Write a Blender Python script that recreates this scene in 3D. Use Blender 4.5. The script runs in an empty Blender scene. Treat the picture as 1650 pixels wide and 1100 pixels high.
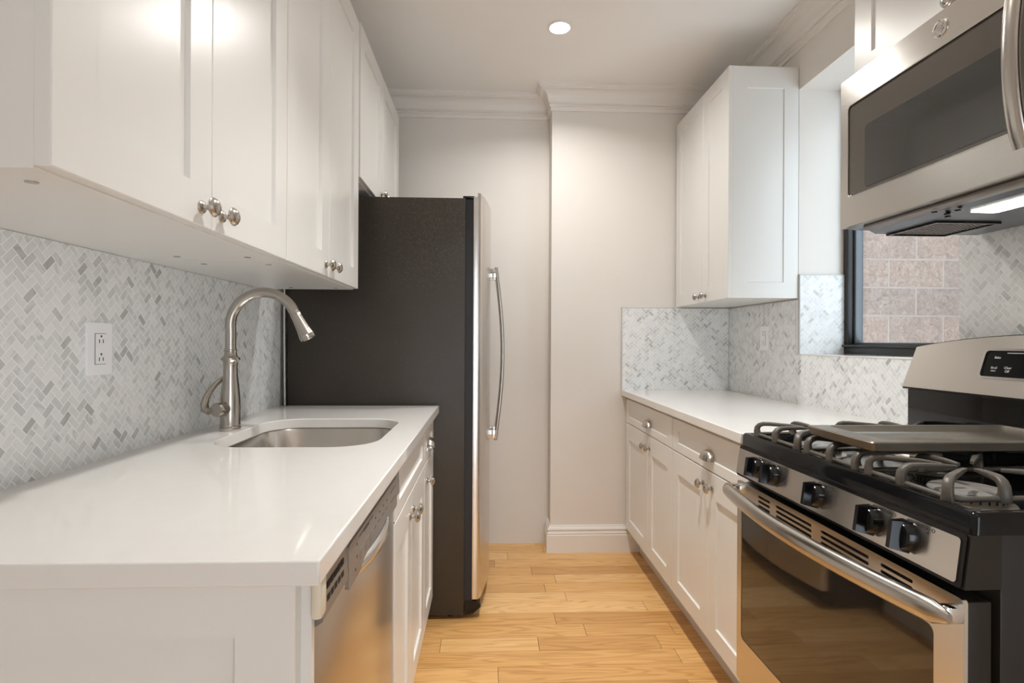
import bpy, bmesh, math, random
from mathutils import Vector, Matrix

# ------------------------------------------------------------------ camera, world, lights, exposure
S = bpy.context.scene
COL = S.collection
FPX, YAW, ROLL, CAMZ = 885.0, 0.0425, 0.005, 1.185
cam = bpy.data.cameras.new('camera'); cam_o = bpy.data.objects.new('camera', cam); COL.objects.link(cam_o)
cam.sensor_width = 36.0; cam.lens = FPX / 1650.0 * 36.0; cam.clip_start = 0.02
_f = Vector((math.sin(YAW), math.cos(YAW), 0)); _r = Vector((math.cos(YAW), -math.sin(YAW), 0)); _u = Vector((0, 0, 1))
_R = math.cos(ROLL) * _r + math.sin(ROLL) * _u; _U = math.cos(ROLL) * _u - math.sin(ROLL) * _r
cam_o.matrix_world = Matrix(((_R.x, _U.x, -_f.x, 0), (_R.y, _U.y, -_f.y, 0), (_R.z, _U.z, -_f.z, CAMZ), (0, 0, 0, 1)))
S.camera = cam_o

w = bpy.data.worlds.new('world'); S.world = w; w.use_nodes = True
bg = w.node_tree.nodes['Background']
bg.inputs[0].default_value = (0.80, 0.90, 1.0, 1); bg.inputs[1].default_value = 2.9

def disk(name, loc, power, size, color, rot=(0, 0, 0), spread=175):
    l = bpy.data.lights.new(name, 'AREA'); l.shape = 'DISK'; l.size = size; l.energy = power; l.color = color
    l.spread = math.radians(spread)
    o = bpy.data.objects.new(name, l); o.location = loc; o.rotation_euler = rot; COL.objects.link(o); return o
CEIL = 2.615
WARM = (1.0, 0.975, 0.94)
LAMPS = [(0.316, 2.485, 5.0, 148), (0.31, 1.30, 6.6, 100)]  # second lamp is unseen, added to brighten floor, counters and base doors
for x, y, p, sp in LAMPS:
    disk('downlight_lamp', (x, y, CEIL - 0.012), p, 0.085, WARM, spread=sp)

vs = S.view_settings
vs.view_transform = 'Standard'; vs.look = 'None'; vs.gamma = 1.0; vs.use_curve_mapping = False
vs.exposure = 0.90
S.cycles.max_bounces = 10; S.cycles.diffuse_bounces = 6; S.cycles.glossy_bounces = 6
S.cycles.transmission_bounces = 6
S.cycles.sample_clamp_indirect = 6.0
S.cycles.use_denoising = True

# ------------------------------------------------------------------ materials
def lin(c):
    return tuple(((v / 12.92) if v <= 0.04045 else ((v + 0.055) / 1.055) ** 2.4) for v in c)
def hexc(h):
    return lin(tuple(int(h[i:i + 2], 16) / 255 for i in (0, 2, 4)))
def mat(name, col, rough=0.5, metal=0.0, spec=0.5, coat=0.0, emit=None, es=0.0, noise=0.0, nscale=8.0, bump=0.0,
        bscale=200.0, stretch=(1, 1, 1), rvar=0.0):
    m = bpy.data.materials.new(name); m.use_nodes = True
    nt = m.node_tree; N = nt.nodes; L = nt.links
    b = N['Principled BSDF']
    b.inputs['Base Color'].default_value = (*col, 1); b.inputs['Roughness'].default_value = rough
    b.inputs['Metallic'].default_value = metal; b.inputs['Specular IOR Level'].default_value = spec
    b.inputs['Coat Weight'].default_value = coat
    if emit:
        b.inputs['Emission Color'].default_value = (*emit, 1); b.inputs['Emission Strength'].default_value = es
    tc = N.new('ShaderNodeTexCoord'); mp = N.new('ShaderNodeMapping'); mp.inputs['Scale'].default_value = stretch
    L.new(tc.outputs['Object'], mp.inputs['Vector'])
    nz = N.new('ShaderNodeTexNoise'); nz.inputs['Scale'].default_value = nscale; nz.inputs['Detail'].default_value = 4
    L.new(mp.outputs[0], nz.inputs['Vector'])
    mx = N.new('ShaderNodeMix'); mx.data_type = 'RGBA'
    k = noise
    mx.inputs['A'].default_value = (*[c * (1 - k) for c in col], 1)
    mx.inputs['B'].default_value = (*[min(1, c * (1 + k)) for c in col], 1)
    L.new(nz.outputs['Fac'], mx.inputs['Factor']); L.new(mx.outputs['Result'], b.inputs['Base Color'])
    if rvar:
        mr = N.new('ShaderNodeMapRange'); mr.inputs['To Min'].default_value = max(0.02, rough - rvar); mr.inputs['To Max'].default_value = rough + rvar
        L.new(nz.outputs['Fac'], mr.inputs['Value']); L.new(mr.outputs[0], b.inputs['Roughness'])
    if bump:
        n2 = N.new('ShaderNodeTexNoise'); n2.inputs['Scale'].default_value = bscale; n2.inputs['Detail'].default_value = 2
        L.new(mp.outputs[0], n2.inputs['Vector'])
        bp = N.new('ShaderNodeBump'); bp.inputs['Strength'].default_value = bump; bp.inputs['Distance'].default_value = 0.001
        L.new(n2.outputs['Fac'], bp.inputs['Height']); L.new(bp.outputs[0], b.inputs['Normal'])
    return m

M_wall = mat('wall_paint', (0.77, 0.735, 0.69), 0.55, noise=0.015, bump=0.05, bscale=120)
M_ceil = mat('ceiling_paint', (0.88, 0.86, 0.835), 0.7, noise=0.01)
M_trim = mat('trim_paint', (0.82, 0.79, 0.75), 0.35)
M_cab = mat('cabinet_white', (0.79, 0.785, 0.76), 0.28, noise=0.012, nscale=3)
M_cabin = mat('cabinet_underside', (0.80, 0.79, 0.76), 0.4, noise=0.02)
M_quartz = mat('white_quartz', (0.79, 0.775, 0.75), 0.06, noise=0.025, nscale=25, coat=0.0)
M_steel = mat('brushed_steel', (0.72, 0.695, 0.655), 0.23, metal=1.0, noise=0.02, nscale=350, bump=0.02, bscale=700, stretch=(1, 0.015, 1), rvar=0.03)
def brush(m, tangent, a=.8):
    nt = m.node_tree; b = nt.nodes['Principled BSDF']; b.inputs['Anisotropic'].default_value = a
    c = nt.nodes.new('ShaderNodeCombineXYZ')
    for i in range(3): c.inputs[i].default_value = tangent[i]
    nt.links.new(c.outputs[0], b.inputs['Tangent'])
brush(M_steel, (0, 0, 1))
M_steelv = mat('brushed_steel_vertical', (0.66, 0.63, 0.60), 0.25, metal=1.0, noise=0.02, nscale=300, bump=0.05, bscale=700, stretch=(1, 1, 0.015), rvar=0.03)
M_nickel = mat('satin_nickel', (0.50, 0.47, 0.43), 0.24, metal=1.0, noise=0.04, nscale=40)
M_chrome = mat('polished_chrome', (0.75, 0.74, 0.72), 0.10, metal=1.0)
M_sink = mat('sink_steel', (0.60, 0.57, 0.53), 0.24, metal=1.0, noise=0.06, nscale=20, stretch=(1, 1, 0.1))
M_black = mat('gloss_black_enamel', (0.006, 0.006, 0.0065), 0.10, spec=0.28, coat=0.0, noise=0.2)
M_blackp = mat('black_plastic', (0.008, 0.008, 0.008), 0.18, spec=0.4, noise=0.2)
M_void = mat('dark_opening', (0.004, 0.004, 0.004), 0.8)
M_iron = mat('cast_iron', (0.085, 0.074, 0.060), 0.40, noise=0.3, nscale=60, bump=0.25, bscale=500)
M_griddle = mat('griddle_coating', (0.17, 0.15, 0.12), 0.36, metal=0.65, noise=0.2, nscale=20)
M_rangeside = mat('range_side_panel', (0.022, 0.018, 0.014), 0.42, spec=0.25, noise=0.15, nscale=12)
M_burner = mat('burner_aluminium', (0.45, 0.41, 0.35), 0.42, metal=0.8, noise=0.15, nscale=30)
M_cap = mat('burner_cap', (0.20, 0.19, 0.175), 0.38, noise=0.35, nscale=25)
M_glass_dark = mat('dark_door_glass', (0.022, 0.019, 0.016), 0.05, spec=0.8, coat=0.5)
M_mwglass = mat('microwave_glass', (0.075, 0.067, 0.057), 0.10, spec=0.6, noise=0.05)
M_mwscreen = mat('microwave_screen', (0.035, 0.034, 0.031), 0.12, spec=0.8, coat=0.3, noise=0.1)
M_mwunder = mat('microwave_underside', (0.17, 0.19, 0.22), 0.30, metal=0.8, noise=0.1)
M_plate = mat('outlet_plastic', (0.93, 0.94, 0.96), 0.3)
M_slot = mat('outlet_slot', (0.05, 0.05, 0.05), 0.6)
M_cream = mat('cream_plastic', (0.72, 0.66, 0.54), 0.4)
M_dwpanel = mat('dishwasher_grey_panel', (0.24, 0.22, 0.205), 0.33, metal=0.35, noise=0.05)
M_dwfascia = mat('dishwasher_fascia', (0.26, 0.24, 0.225), 0.35, metal=0.35, noise=0.03)
M_print = mat('dark_print', (0.03, 0.03, 0.03), 0.5)
M_white = mat('white_print', (0.85, 0.85, 0.85), 0.5)
M_gasket = mat('door_gasket', (0.015, 0.016, 0.02), 0.5)
M_frameblk = mat('window_frame_black', (0.014, 0.013, 0.012), 0.35, noise=0.2)
M_track = mat('window_track_grey', (0.13, 0.145, 0.16), 0.35, metal=0.4)
M_cord = mat('white_cord', (0.75, 0.75, 0.74), 0.4)
M_lens = mat('lamp_lens', (1, 1, 1), 0.5, emit=(1.0, 0.97, 0.92), es=14.0)
M_mwlamp = mat('cooktop_lamp_lens', (1, 1, 1), 0.5, emit=(1.0, 0.93, 0.82), es=6.0)
M_grout = mat('grout', (0.95, 0.945, 0.92), 0.7, noise=0.03)
M_edge = mat('tile_edge_trim', (0.60, 0.60, 0.58), 0.35)

def mat_fridge():
    m = mat('fridge_black_side', (0.042, 0.034, 0.026), 0.42, spec=0.45, noise=0.3, nscale=3, bump=0.35, bscale=420)
    nt = m.node_tree; N = nt.nodes; L = nt.links; b = N['Principled BSDF']
    tc = N.new('ShaderNodeTexCoord')
    v = N.new('ShaderNodeTexVoronoi'); v.inputs['Scale'].default_value = 300
    L.new(tc.outputs['Object'], v.inputs['Vector'])
    lt = N.new('ShaderNodeMath'); lt.operation = 'LESS_THAN'; lt.inputs[1].default_value = 0.22
    L.new(v.outputs['Distance'], lt.inputs[0])
    # patch of worn specks near the upper front, sparse elsewhere
    sp = N.new('ShaderNodeSeparateXYZ'); L.new(tc.outputs['Object'], sp.inputs[0])
    ds = N.new('ShaderNodeVectorMath'); ds.operation = 'DISTANCE'; ds.inputs[1].default_value = (0.215, 0.0, 1.665)
    L.new(tc.outputs['Object'], ds.inputs[0])
    mr = N.new('ShaderNodeMapRange'); mr.inputs['From Min'].default_value = 0.05; mr.inputs['From Max'].default_value = 0.30
    mr.inputs['To Min'].default_value = 0.85; mr.inputs['To Max'].default_value = 0.03
    L.new(ds.outputs['Value'], mr.inputs['Value'])
    wn = N.new('ShaderNodeSeparateColor'); L.new(v.outputs['Color'], wn.inputs[0])
    l2 = N.new('ShaderNodeMath'); l2.operation = 'LESS_THAN'; L.new(wn.outputs[0], l2.inputs[0]); L.new(mr.outputs[0], l2.inputs[1])
    ml = N.new('ShaderNodeMath'); ml.operation = 'MULTIPLY'; L.new(lt.outputs[0], ml.inputs[0]); L.new(l2.outputs[0], ml.inputs[1])
    old = b.inputs['Base Color'].links[0].from_socket
    mx = N.new('ShaderNodeMix'); mx.data_type = 'RGBA'; L.new(ml.outputs[0], mx.inputs['Factor'])
    L.new(old, mx.inputs['A']); mx.inputs['B'].default_value = (0.26, 0.235, 0.19, 1); L.new(mx.outputs['Result'], b.inputs['Base Color'])
    return m
M_fridge = mat_fridge()

def mat_marble():
    m = bpy.data.materials.new('marble_mosaic'); m.use_nodes = True
    nt = m.node_tree; N = nt.nodes; L = nt.links; b = N['Principled BSDF']
    b.inputs['Roughness'].default_value = 0.34
    geo = N.new('ShaderNodeAttribute'); geo.attribute_name = 'tone'; tc = N.new('ShaderNodeTexCoord')
    r = N.new('ShaderNodeValToRGB'); e = r.color_ramp.elements
    e[0].position = 0.0; e[0].color = (0.47, 0.485, 0.49, 1)
    e[1].position = 1.0; e[1].color = (0.86, 0.875, 0.88, 1)
    for p, c in ((0.05, (0.64, 0.66, 0.67)), (0.22, (0.74, 0.765, 0.775)), (0.6, (0.81, 0.83, 0.84))):
        q = e.new(p); q.color = (*c, 1)
    L.new(geo.outputs['Fac'], r.inputs[0])
    cmb = N.new('ShaderNodeVectorMath'); cmb.operation = 'ADD'
    sc = N.new('ShaderNodeMath'); sc.operation = 'MULTIPLY'; sc.inputs[1].default_value = 37.0
    L.new(geo.outputs['Fac'], sc.inputs[0]); L.new(tc.outputs['Object'], cmb.inputs[0]); L.new(sc.outputs[0], cmb.inputs[1])
    nz = N.new('ShaderNodeTexNoise'); nz.inputs['Scale'].default_value = 28; nz.inputs['Detail'].default_value = 6; nz.inputs['Distortion'].default_value = 1.2
    L.new(cmb.outputs[0], nz.inputs['Vector'])
    vr = N.new('ShaderNodeValToRGB'); vr.color_ramp.elements[0].position = 0.27; vr.color_ramp.elements[0].color = (0.35, 0.36, 0.37, 1)
    vr.color_ramp.elements[1].position = 0.47; vr.color_ramp.elements[1].color = (1, 1, 1, 1)
    L.new(nz.outputs['Fac'], vr.inputs[0])
    mu = N.new('ShaderNodeMix'); mu.data_type = 'RGBA'; mu.blend_type = 'MULTIPLY'; mu.inputs['Factor'].default_value = 0.35
    L.new(r.outputs[0], mu.inputs['A']); L.new(vr.outputs[0], mu.inputs['B']); L.new(mu.outputs['Result'], b.inputs['Base Color'])
    return m
M_marble = mat_marble()

def mat_oak():
    m = bpy.data.materials.new('oak_planks'); m.use_nodes = True
    nt = m.node_tree; N = nt.nodes; L = nt.links; b = N['Principled BSDF']
    geo = N.new('ShaderNodeNewGeometry'); tc = N.new('ShaderNodeTexCoord')
    sc = N.new('ShaderNodeMath'); sc.operation = 'MULTIPLY'; sc.inputs[1].default_value = 53.0
    L.new(geo.outputs['Random Per Island'], sc.inputs[0])
    ad = N.new('ShaderNodeVectorMath'); ad.operation = 'ADD'; L.new(tc.outputs['Object'], ad.inputs[0]); L.new(sc.outputs[0], ad.inputs[1])
    mp = N.new('ShaderNodeMapping'); mp.inputs['Scale'].default_value = (1.1, 13.0, 1.0); L.new(ad.outputs[0], mp.inputs['Vector'])
    n1 = N.new('ShaderNodeTexNoise'); n1.inputs['Scale'].default_value = 1.0; n1.inputs['Detail'].default_value = 2.0; n1.inputs['Roughness'].default_value = 0.45
    L.new(mp.outputs[0], n1.inputs['Vector'])
    mm = N.new('ShaderNodeMath'); mm.operation = 'MULTIPLY'; mm.inputs[1].default_value = 95.0; L.new(n1.outputs['Fac'], mm.inputs[0])
    sn = N.new('ShaderNodeMath'); sn.operation = 'SINE'; L.new(mm.outputs[0], sn.inputs[0])
    m2 = N.new('ShaderNodeMapping'); m2.inputs['Scale'].default_value = (5, 220, 1); L.new(ad.outputs[0], m2.inputs['Vector'])
    n2 = N.new('ShaderNodeTexNoise'); n2.inputs['Scale'].default_value = 1.0; n2.inputs['Detail'].default_value = 4; L.new(m2.outputs[0], n2.inputs['Vector'])
    r = N.new('ShaderNodeValToRGB'); e = r.color_ramp.elements
    e[0].position = 0; e[0].color = (0.56, 0.29, 0.10, 1); e[1].position = 1; e[1].color = (0.86, 0.56, 0.26, 1)
    q = e.new(0.5); q.color = (0.76, 0.45, 0.175, 1)
    L.new(geo.outputs['Random Per Island'], r.inputs[0])
    gr = N.new('ShaderNodeValToRGB'); ge = gr.color_ramp.elements
    ge[0].position = 0.0; ge[0].color = (0.80, 0.72, 0.62, 1); ge[1].position = 0.5; ge[1].color = (1.03, 1.02, 1.0, 1)
    mr = N.new('ShaderNodeMapRange'); mr.inputs['From Min'].default_value = -1; L.new(sn.outputs[0], mr.inputs['Value'])
    L.new(mr.outputs[0], gr.inputs[0])
    g2 = N.new('ShaderNodeValToRGB'); g2.color_ramp.elements[0].position = 0.35; g2.color_ramp.elements[0].color = (0.82, 0.76, 0.69, 1)
    g2.color_ramp.elements[1].position = 0.55; g2.color_ramp.elements[1].color = (1, 1, 1, 1); L.new(n2.outputs['Fac'], g2.inputs[0])
    a = N.new('ShaderNodeMix'); a.data_type = 'RGBA'; a.blend_type = 'MULTIPLY'; a.inputs['Factor'].default_value = 0.75
    L.new(r.outputs[0], a.inputs['A']); L.new(gr.outputs[0], a.inputs['B'])
    c = N.new('ShaderNodeMix'); c.data_type = 'RGBA'; c.blend_type = 'MULTIPLY'; c.inputs['Factor'].default_value = 0.7
    L.new(a.outputs['Result'], c.inputs['A']); L.new(g2.outputs[0], c.inputs['B']); L.new(c.outputs['Result'], b.inputs['Base Color'])
    b.inputs['Roughness'].default_value = 0.30
    return m
M_oak = mat_oak()

def mat_block():
    m = bpy.data.materials.new('split_face_block'); m.use_nodes = True
    nt = m.node_tree; N = nt.nodes; L = nt.links; b = N['Principled BSDF']; b.inputs['Roughness'].default_value = 0.9
    tc = N.new('ShaderNodeTexCoord')
    n1 = N.new('ShaderNodeTexNoise'); n1.inputs['Scale'].default_value = 22; n1.inputs['Detail'].default_value = 10; n1.inputs['Roughness'].default_value = 0.75; n1.inputs['Distortion'].default_value = 1.5
    L.new(tc.outputs['Object'], n1.inputs['Vector'])
    geo = N.new('ShaderNodeNewGeometry')
    r = N.new('ShaderNodeValToRGB'); e = r.color_ramp.elements
    e[0].position = 0.3; e[0].color = (0.175, 0.125, 0.103, 1); e[1].position = 0.68; e[1].color = (0.37, 0.30, 0.26, 1)
    L.new(n1.outputs['Fac'], r.inputs[0])
    r2 = N.new('ShaderNodeValToRGB'); r2.color_ramp.elements[0].color = (0.86, 0.86, 0.88, 1); r2.color_ramp.elements[1].color = (1.05, 1.0, 0.96, 1)
    L.new(geo.outputs['Random Per Island'], r2.inputs[0])
    mu = N.new('ShaderNodeMix'); mu.data_type = 'RGBA'; mu.blend_type = 'MULTIPLY'; mu.inputs['Factor'].default_value = 1
    L.new(r.outputs[0], mu.inputs['A']); L.new(r2.outputs[0], mu.inputs['B']); L.new(mu.outputs['Result'], b.inputs['Base Color'])
    bp = N.new('ShaderNodeBump'); bp.inputs['Strength'].default_value = 1.0; bp.inputs['Distance'].default_value = 0.02
    n2 = N.new('ShaderNodeTexNoise'); n2.inputs['Scale'].default_value = 26; n2.inputs['Detail'].default_value = 8
    L.new(tc.outputs['Object'], n2.inputs['Vector']); L.new(n2.outputs['Fac'], bp.inputs['Height']); L.new(bp.outputs[0], b.inputs['Normal'])
    return m
M_block = mat_block()
M_mortar = mat('mortar', (0.33, 0.285, 0.255), 0.9, noise=0.1)

def mat_pane():
    m = bpy.data.materials.new('window_glass'); m.use_nodes = True
    nt = m.node_tree; N = nt.nodes; L = nt.links
    for n in list(N):
        N.remove(n)
    out = N.new('ShaderNodeOutputMaterial'); mix = N.new('ShaderNodeMixShader'); tr = N.new('ShaderNodeBsdfTransparent'); gl = N.new('ShaderNodeBsdfGlossy')
    gl.inputs['Roughness'].default_value = 0.02; tr.inputs[0].default_value = (0.93, 0.95, 0.95, 1)
    lw = N.new('ShaderNodeLayerWeight'); pw = N.new('ShaderNodeMath'); pw.operation = 'POWER'; pw.inputs[1].default_value = 4.0
    fr = N.new('ShaderNodeMapRange'); fr.inputs['To Min'].default_value = 0.035; fr.inputs['To Max'].default_value = 0.7
    L.new(lw.outputs['Facing'], pw.inputs[0]); L.new(pw.outputs[0], fr.inputs['Value']); L.new(fr.outputs[0], mix.inputs[0]); L.new(tr.outputs[0], mix.inputs[1]); L.new(gl.outputs[0], mix.inputs[2]); L.new(mix.outputs[0], out.inputs[0])
    return m
M_pane = mat_pane()

# ------------------------------------------------------------------ mesh building
class MB:
    def __init__(s): s.bm = bmesh.new()
    def box(s, x0, x1, y0, y1, z0, z1, bev=0.0, seg=2):
        r = bmesh.ops.create_cube(s.bm, size=1.0); vs_ = r['verts']
        for v in vs_:
            v.co = Vector((x0 + (v.co.x + .5) * (x1 - x0), y0 + (v.co.y + .5) * (y1 - y0), z0 + (v.co.z + .5) * (z1 - z0)))
        if bev > 0:
            es = list({e for v in vs_ for e in v.link_edges})
            bmesh.ops.bevel(s.bm, geom=es, offset=bev, segments=seg, affect='EDGES', profile=0.5)
        return s
    def faces(s, pts, fs):
        vv = [s.bm.verts.new(p) for p in pts]
        for f in fs:
            try: s.bm.faces.new([vv[i] for i in f])
            except ValueError: pass
        return s
    def prism(s, poly, a, b, mp):
        """poly of (p,q) extruded from a to b; mp(p,q,t) gives the point"""
        n = len(poly)
        pts = [mp(p, q, a) for p, q in poly] + [mp(p, q, b) for p, q in poly]
        fs = [tuple(range(n)), tuple(range(2 * n - 1, n - 1, -1))] + [(i, (i + 1) % n, n + (i + 1) % n, n + i) for i in range(n)]
        return s.faces(pts, fs)
    def lathe(s, prof, o, ax=(0, 0, 1), seg=24, sx=1.0, ref=None):
        o = Vector(o); ax = Vector(ax).normalized()
        t = Vector(ref) if ref else (Vector((1, 0, 0)) if abs(ax.x) < .9 else Vector((0, 1, 0)))
        u = (t - ax * t.dot(ax)).normalized(); v = ax.cross(u)
        rings = []
        for r, h in prof:
            if r <= 1e-6: rings.append([s.bm.verts.new(o + ax * h)])
            else: rings.append([s.bm.verts.new(o + ax * h + u * (r * sx * math.cos(2 * math.pi * k / seg)) + v * (r * math.sin(2 * math.pi * k / seg))) for k in range(seg)])
        for A, B in zip(rings, rings[1:]):
            for k in range(seg):
                j = (k + 1) % seg
                if len(A) == 1 and len(B) == 1: continue
                if len(A) == 1: s.bm.faces.new((A[0], B[j], B[k]))
                elif len(B) == 1: s.bm.faces.new((A[k], A[j], B[0]))
                else: s.bm.faces.new((A[k], A[j], B[j], B[k]))
        for R in (rings[0], rings[-1]):
            if len(R) > 1: s.bm.faces.new(R)
        return s
    def tube(s, pts, rad, seg=12, up=(0, 0, 1), ry=1.0):
        P = [Vector(p) for p in pts]; n = len(P)
        if not isinstance(rad, (list, tuple)): rad = [rad] * n
        T = []
        for i in range(n):
            a = P[max(0, i - 1)]; b = P[min(n - 1, i + 1)]; T.append((b - a).normalized())
        u = Vector(up); u = u - T[0] * u.dot(T[0])
        if u.length < 1e-4: u = Vector((1, 0, 0)) - T[0] * T[0].x
        u.normalize(); rings = []
        for i in range(n):
            u = u - T[i] * u.dot(T[i]); u.normalize(); v = T[i].cross(u)
            rings.append([s.bm.verts.new(P[i] + (u * math.cos(2 * math.pi * k / seg) * ry + v * math.sin(2 * math.pi * k / seg)) * rad[i]) for k in range(seg)])
        for A, B in zip(rings, rings[1:]):
            for k in range(seg):
                j = (k + 1) % seg; s.bm.faces.new((A[k], A[j], B[j], B[k]))
        s.bm.faces.new(rings[0]); s.bm.faces.new(rings[-1])
        return s
    def bar(s, pts, wh, side):
        """rectangular section swept along pts; wh list of (width along side, height); side is the fixed lateral axis"""
        P = [Vector(p) for p in pts]; n = len(P); sd = Vector(side).normalized(); rings = []
        if not isinstance(wh, list): wh = [wh] * n
        for i in range(n):
            t = (P[min(n - 1, i + 1)] - P[max(0, i - 1)]).normalized(); nn = t.cross(sd).normalized(); ww, hh = wh[i][0] / 2, wh[i][1] / 2
            c = 0.28
            sec = [(-1, -1 + c), (-1, 1 - c), (-1 + c, 1), (1 - c, 1), (1, 1 - c), (1, -1 + c), (1 - c, -1), (-1 + c, -1)]
            rings.append([s.bm.verts.new(P[i] + sd * (a * ww) + nn * (b * hh)) for a, b in sec])
        k = len(rings[0])
        for A, B in zip(rings, rings[1:]):
            for i in range(k): s.bm.faces.new((A[i], A[(i + 1) % k], B[(i + 1) % k], B[i]))
        s.bm.faces.new(rings[0]); s.bm.faces.new(rings[-1])
        return s
    def plate(s, outer, holes, t0, t1, mp):
        """flat plate with holes: loops of (p,q); mp(p,q,t)"""
        def layer(t):
            es = []; loops = []
            for lp in [outer] + holes:
                vv = [s.bm.verts.new(mp(p, q, t)) for p, q in lp]; loops.append(vv)
                es += [s.bm.edges.new((vv[i], vv[(i + 1) % len(vv)])) for i in range(len(vv))]
            bmesh.ops.triangle_fill(s.bm, edges=es, use_beauty=True)
            return loops
        A = layer(t0); B = layer(t1)
        for a, b in zip(A, B):
            n = len(a)
            for i in range(n): s.bm.faces.new((a[i], a[(i + 1) % n], b[(i + 1) % n], b[i]))
        return s
    def shaker(s, mp, u0, u1, v0, v1, t=0.019, rail=0.07, rt=None, rb=None, rec=0.007, ch=0.0015):
        """door front: n=0 at the back, n=t at the face; recessed centre panel"""
        rt = rt or rail; rb = rb or rail
        def R(a0, a1, b0, b1, n): return [mp(a0, b0, n), mp(a1, b0, n), mp(a1, b1, n), mp(a0, b1, n)]
        c = 0.0025
        L = [R(u0, u1, v0, v1, 0), R(u0, u1, v0, v1, t - ch), R(u0 + ch, u1 - ch, v0 + ch, v1 - ch, t),
             R(u0 + rail, u1 - rail, v0 + rb, v1 - rt, t), R(u0 + rail + c, u1 - rail - c, v0 + rb + c, v1 - rt - c, t - rec)]
        pts = [p for l in L for p in l]
        fs = [(0, 1, 2, 3)] + [(4 * k + i, 4 * k + (i + 1) % 4, 4 * k + 4 + (i + 1) % 4, 4 * k + 4 + i) for k in range(4) for i in range(4)] + [(16, 17, 18, 19)]
        return s.faces(pts, fs)
    def text(s, body, size, mp, shear=0.0, align='CENTER', ext=0.0004):
        cu = bpy.data.curves.new('t', 'FONT'); cu.body = body; cu.size = size; cu.shear = shear; cu.align_x = align; cu.align_y = 'CENTER'; cu.extrude = ext
        ob = bpy.data.objects.new('t', cu); COL.objects.link(ob)
        dg = bpy.context.evaluated_depsgraph_get(); me = bpy.data.meshes.new_from_object(ob.evaluated_get(dg))
        vv = [s.bm.verts.new(mp(v.co.x, v.co.y, v.co.z)) for v in me.vertices]
        for p in me.polygons:
            try: s.bm.faces.new([vv[i] for i in p.vertices])
            except ValueError: pass
        bpy.data.objects.remove(ob); bpy.data.curves.remove(cu); bpy.data.meshes.remove(me)
        return s
    def build_each(s, name, m, parent=None, smooth=True):
        """one object for every separate piece"""
        bmesh.ops.recalc_face_normals(s.bm, faces=s.bm.faces); s.bm.verts.index_update(); seen = set(); out = []
        for v0 in s.bm.verts:
            if v0 in seen: continue
            comp = []; st_ = [v0]; seen.add(v0)
            while st_:
                v = st_.pop(); comp.append(v)
                for e in v.link_edges:
                    o_ = e.other_vert(v)
                    if o_ not in seen: seen.add(o_); st_.append(o_)
            ix = {v: i for i, v in enumerate(comp)}; fs_ = {f_ for v in comp for f_ in v.link_faces}
            mb = MB(); mb.faces([v.co.copy() for v in comp], [tuple(ix[v] for v in f_.verts) for f_ in fs_])
            out.append(mb.build(name, m, parent, smooth))
        s.bm.free(); return out
    def build(s, name, m, parent=None, smooth=True, angle=38, origin=None):
        bmesh.ops.recalc_face_normals(s.bm, faces=s.bm.faces)
        off = Vector(origin) if origin else Vector((0, 0, 0))
        p = parent; base = Vector((0, 0, 0))
        while p is not None: base += p.location; p = p.parent
        for v in s.bm.verts: v.co -= off + base
        me = bpy.data.meshes.new(name); s.bm.to_mesh(me); s.bm.free()
        me.materials.append(m)
        if smooth:
            me.polygons.foreach_set('use_smooth', [True] * len(me.polygons)); me.set_sharp_from_angle(angle=math.radians(angle))
        o = bpy.data.objects.new(name, me); COL.objects.link(o)
        if parent is not None: o.parent = parent
        o.location = off
        return o

def thing(name, label, cat, loc, group=None):
    o = bpy.data.objects.new(name, None); o.location = loc; o.empty_display_size = 0.1; COL.objects.link(o)
    o['label'] = label; o['category'] = cat
    if group: o['group'] = group
    return o
def tag(o, label, cat, group=None):
    o['label'] = label; o['category'] = cat
    if group: o['group'] = group
    return o
def struct(o):
    o['kind'] = 'structure'; return o
def rrect(a0, a1, b0, b1, r, n=6):
    out = []
    for cx, cy, s0 in ((a1 - r, b1 - r, 0), (a0 + r, b1 - r, 90), (a0 + r, b0 + r, 180), (a1 - r, b0 + r, 270)):
        for k in range(n + 1):
            t = math.radians(s0 + 90 * k / n); out.append((cx + r * math.cos(t), cy + r * math.sin(t)))
    return out
def rect(a0, a1, b0, b1): return [(a0, b0), (a1, b0), (a1, b1), (a0, b1)]
def arc(c, r, a0, a1, n): return [(c[0] + r * math.cos(math.radians(a0 + (a1 - a0) * k / n)), c[1] + r * math.sin(math.radians(a0 + (a1 - a0) * k / n))) for k in range(n + 1)]
def faceR(x): return lambda u, v, n: (x + n, u, v)      # surfaces facing +X
def faceL(x): return lambda u, v, n: (x - n, u, v)      # surfaces facing -X
def faceY(y): return lambda u, v, n: (u, y - n, v)      # surfaces facing the camera

# ------------------------------------------------------------------ room shell
XL, XR, YB, YREC, XREC, YREAR = -0.88, 1.38, 3.09, 3.225, 0.352, -1.8
rng = random.Random(5)
f = MB()
yy = YREC + 0.05; row = 0
while yy > YREAR:
    x = -1.0 - rng.random() * 0.8
    while x < 1.5:
        ln = rng.uniform(0.35, 1.05)
        f.faces([(x + .0008, yy - .0975, 0), (x + ln - .0008, yy - .0975, 0), (x + ln - .0008, yy - .0008, 0), (x + .0008, yy - .0008, 0),
                 (x + .0008, yy - .0975, -.012), (x + ln - .0008, yy - .0975, -.012), (x + ln - .0008, yy - .0008, -.012), (x + .0008, yy - .0008, -.012)],
                [(0, 1, 2, 3), (0, 1, 5, 4), (1, 2, 6, 5), (2, 3, 7, 6), (3, 0, 4, 7), (4, 5, 6, 7)])
        x += ln
    yy -= 0.098
flo = struct(f.build('floor', M_oak, smooth=False))
struct(MB().box(-1.0, 1.5, YREAR, 3.35, -0.08, -0.011).build('floor_underlay', M_void))
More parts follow.
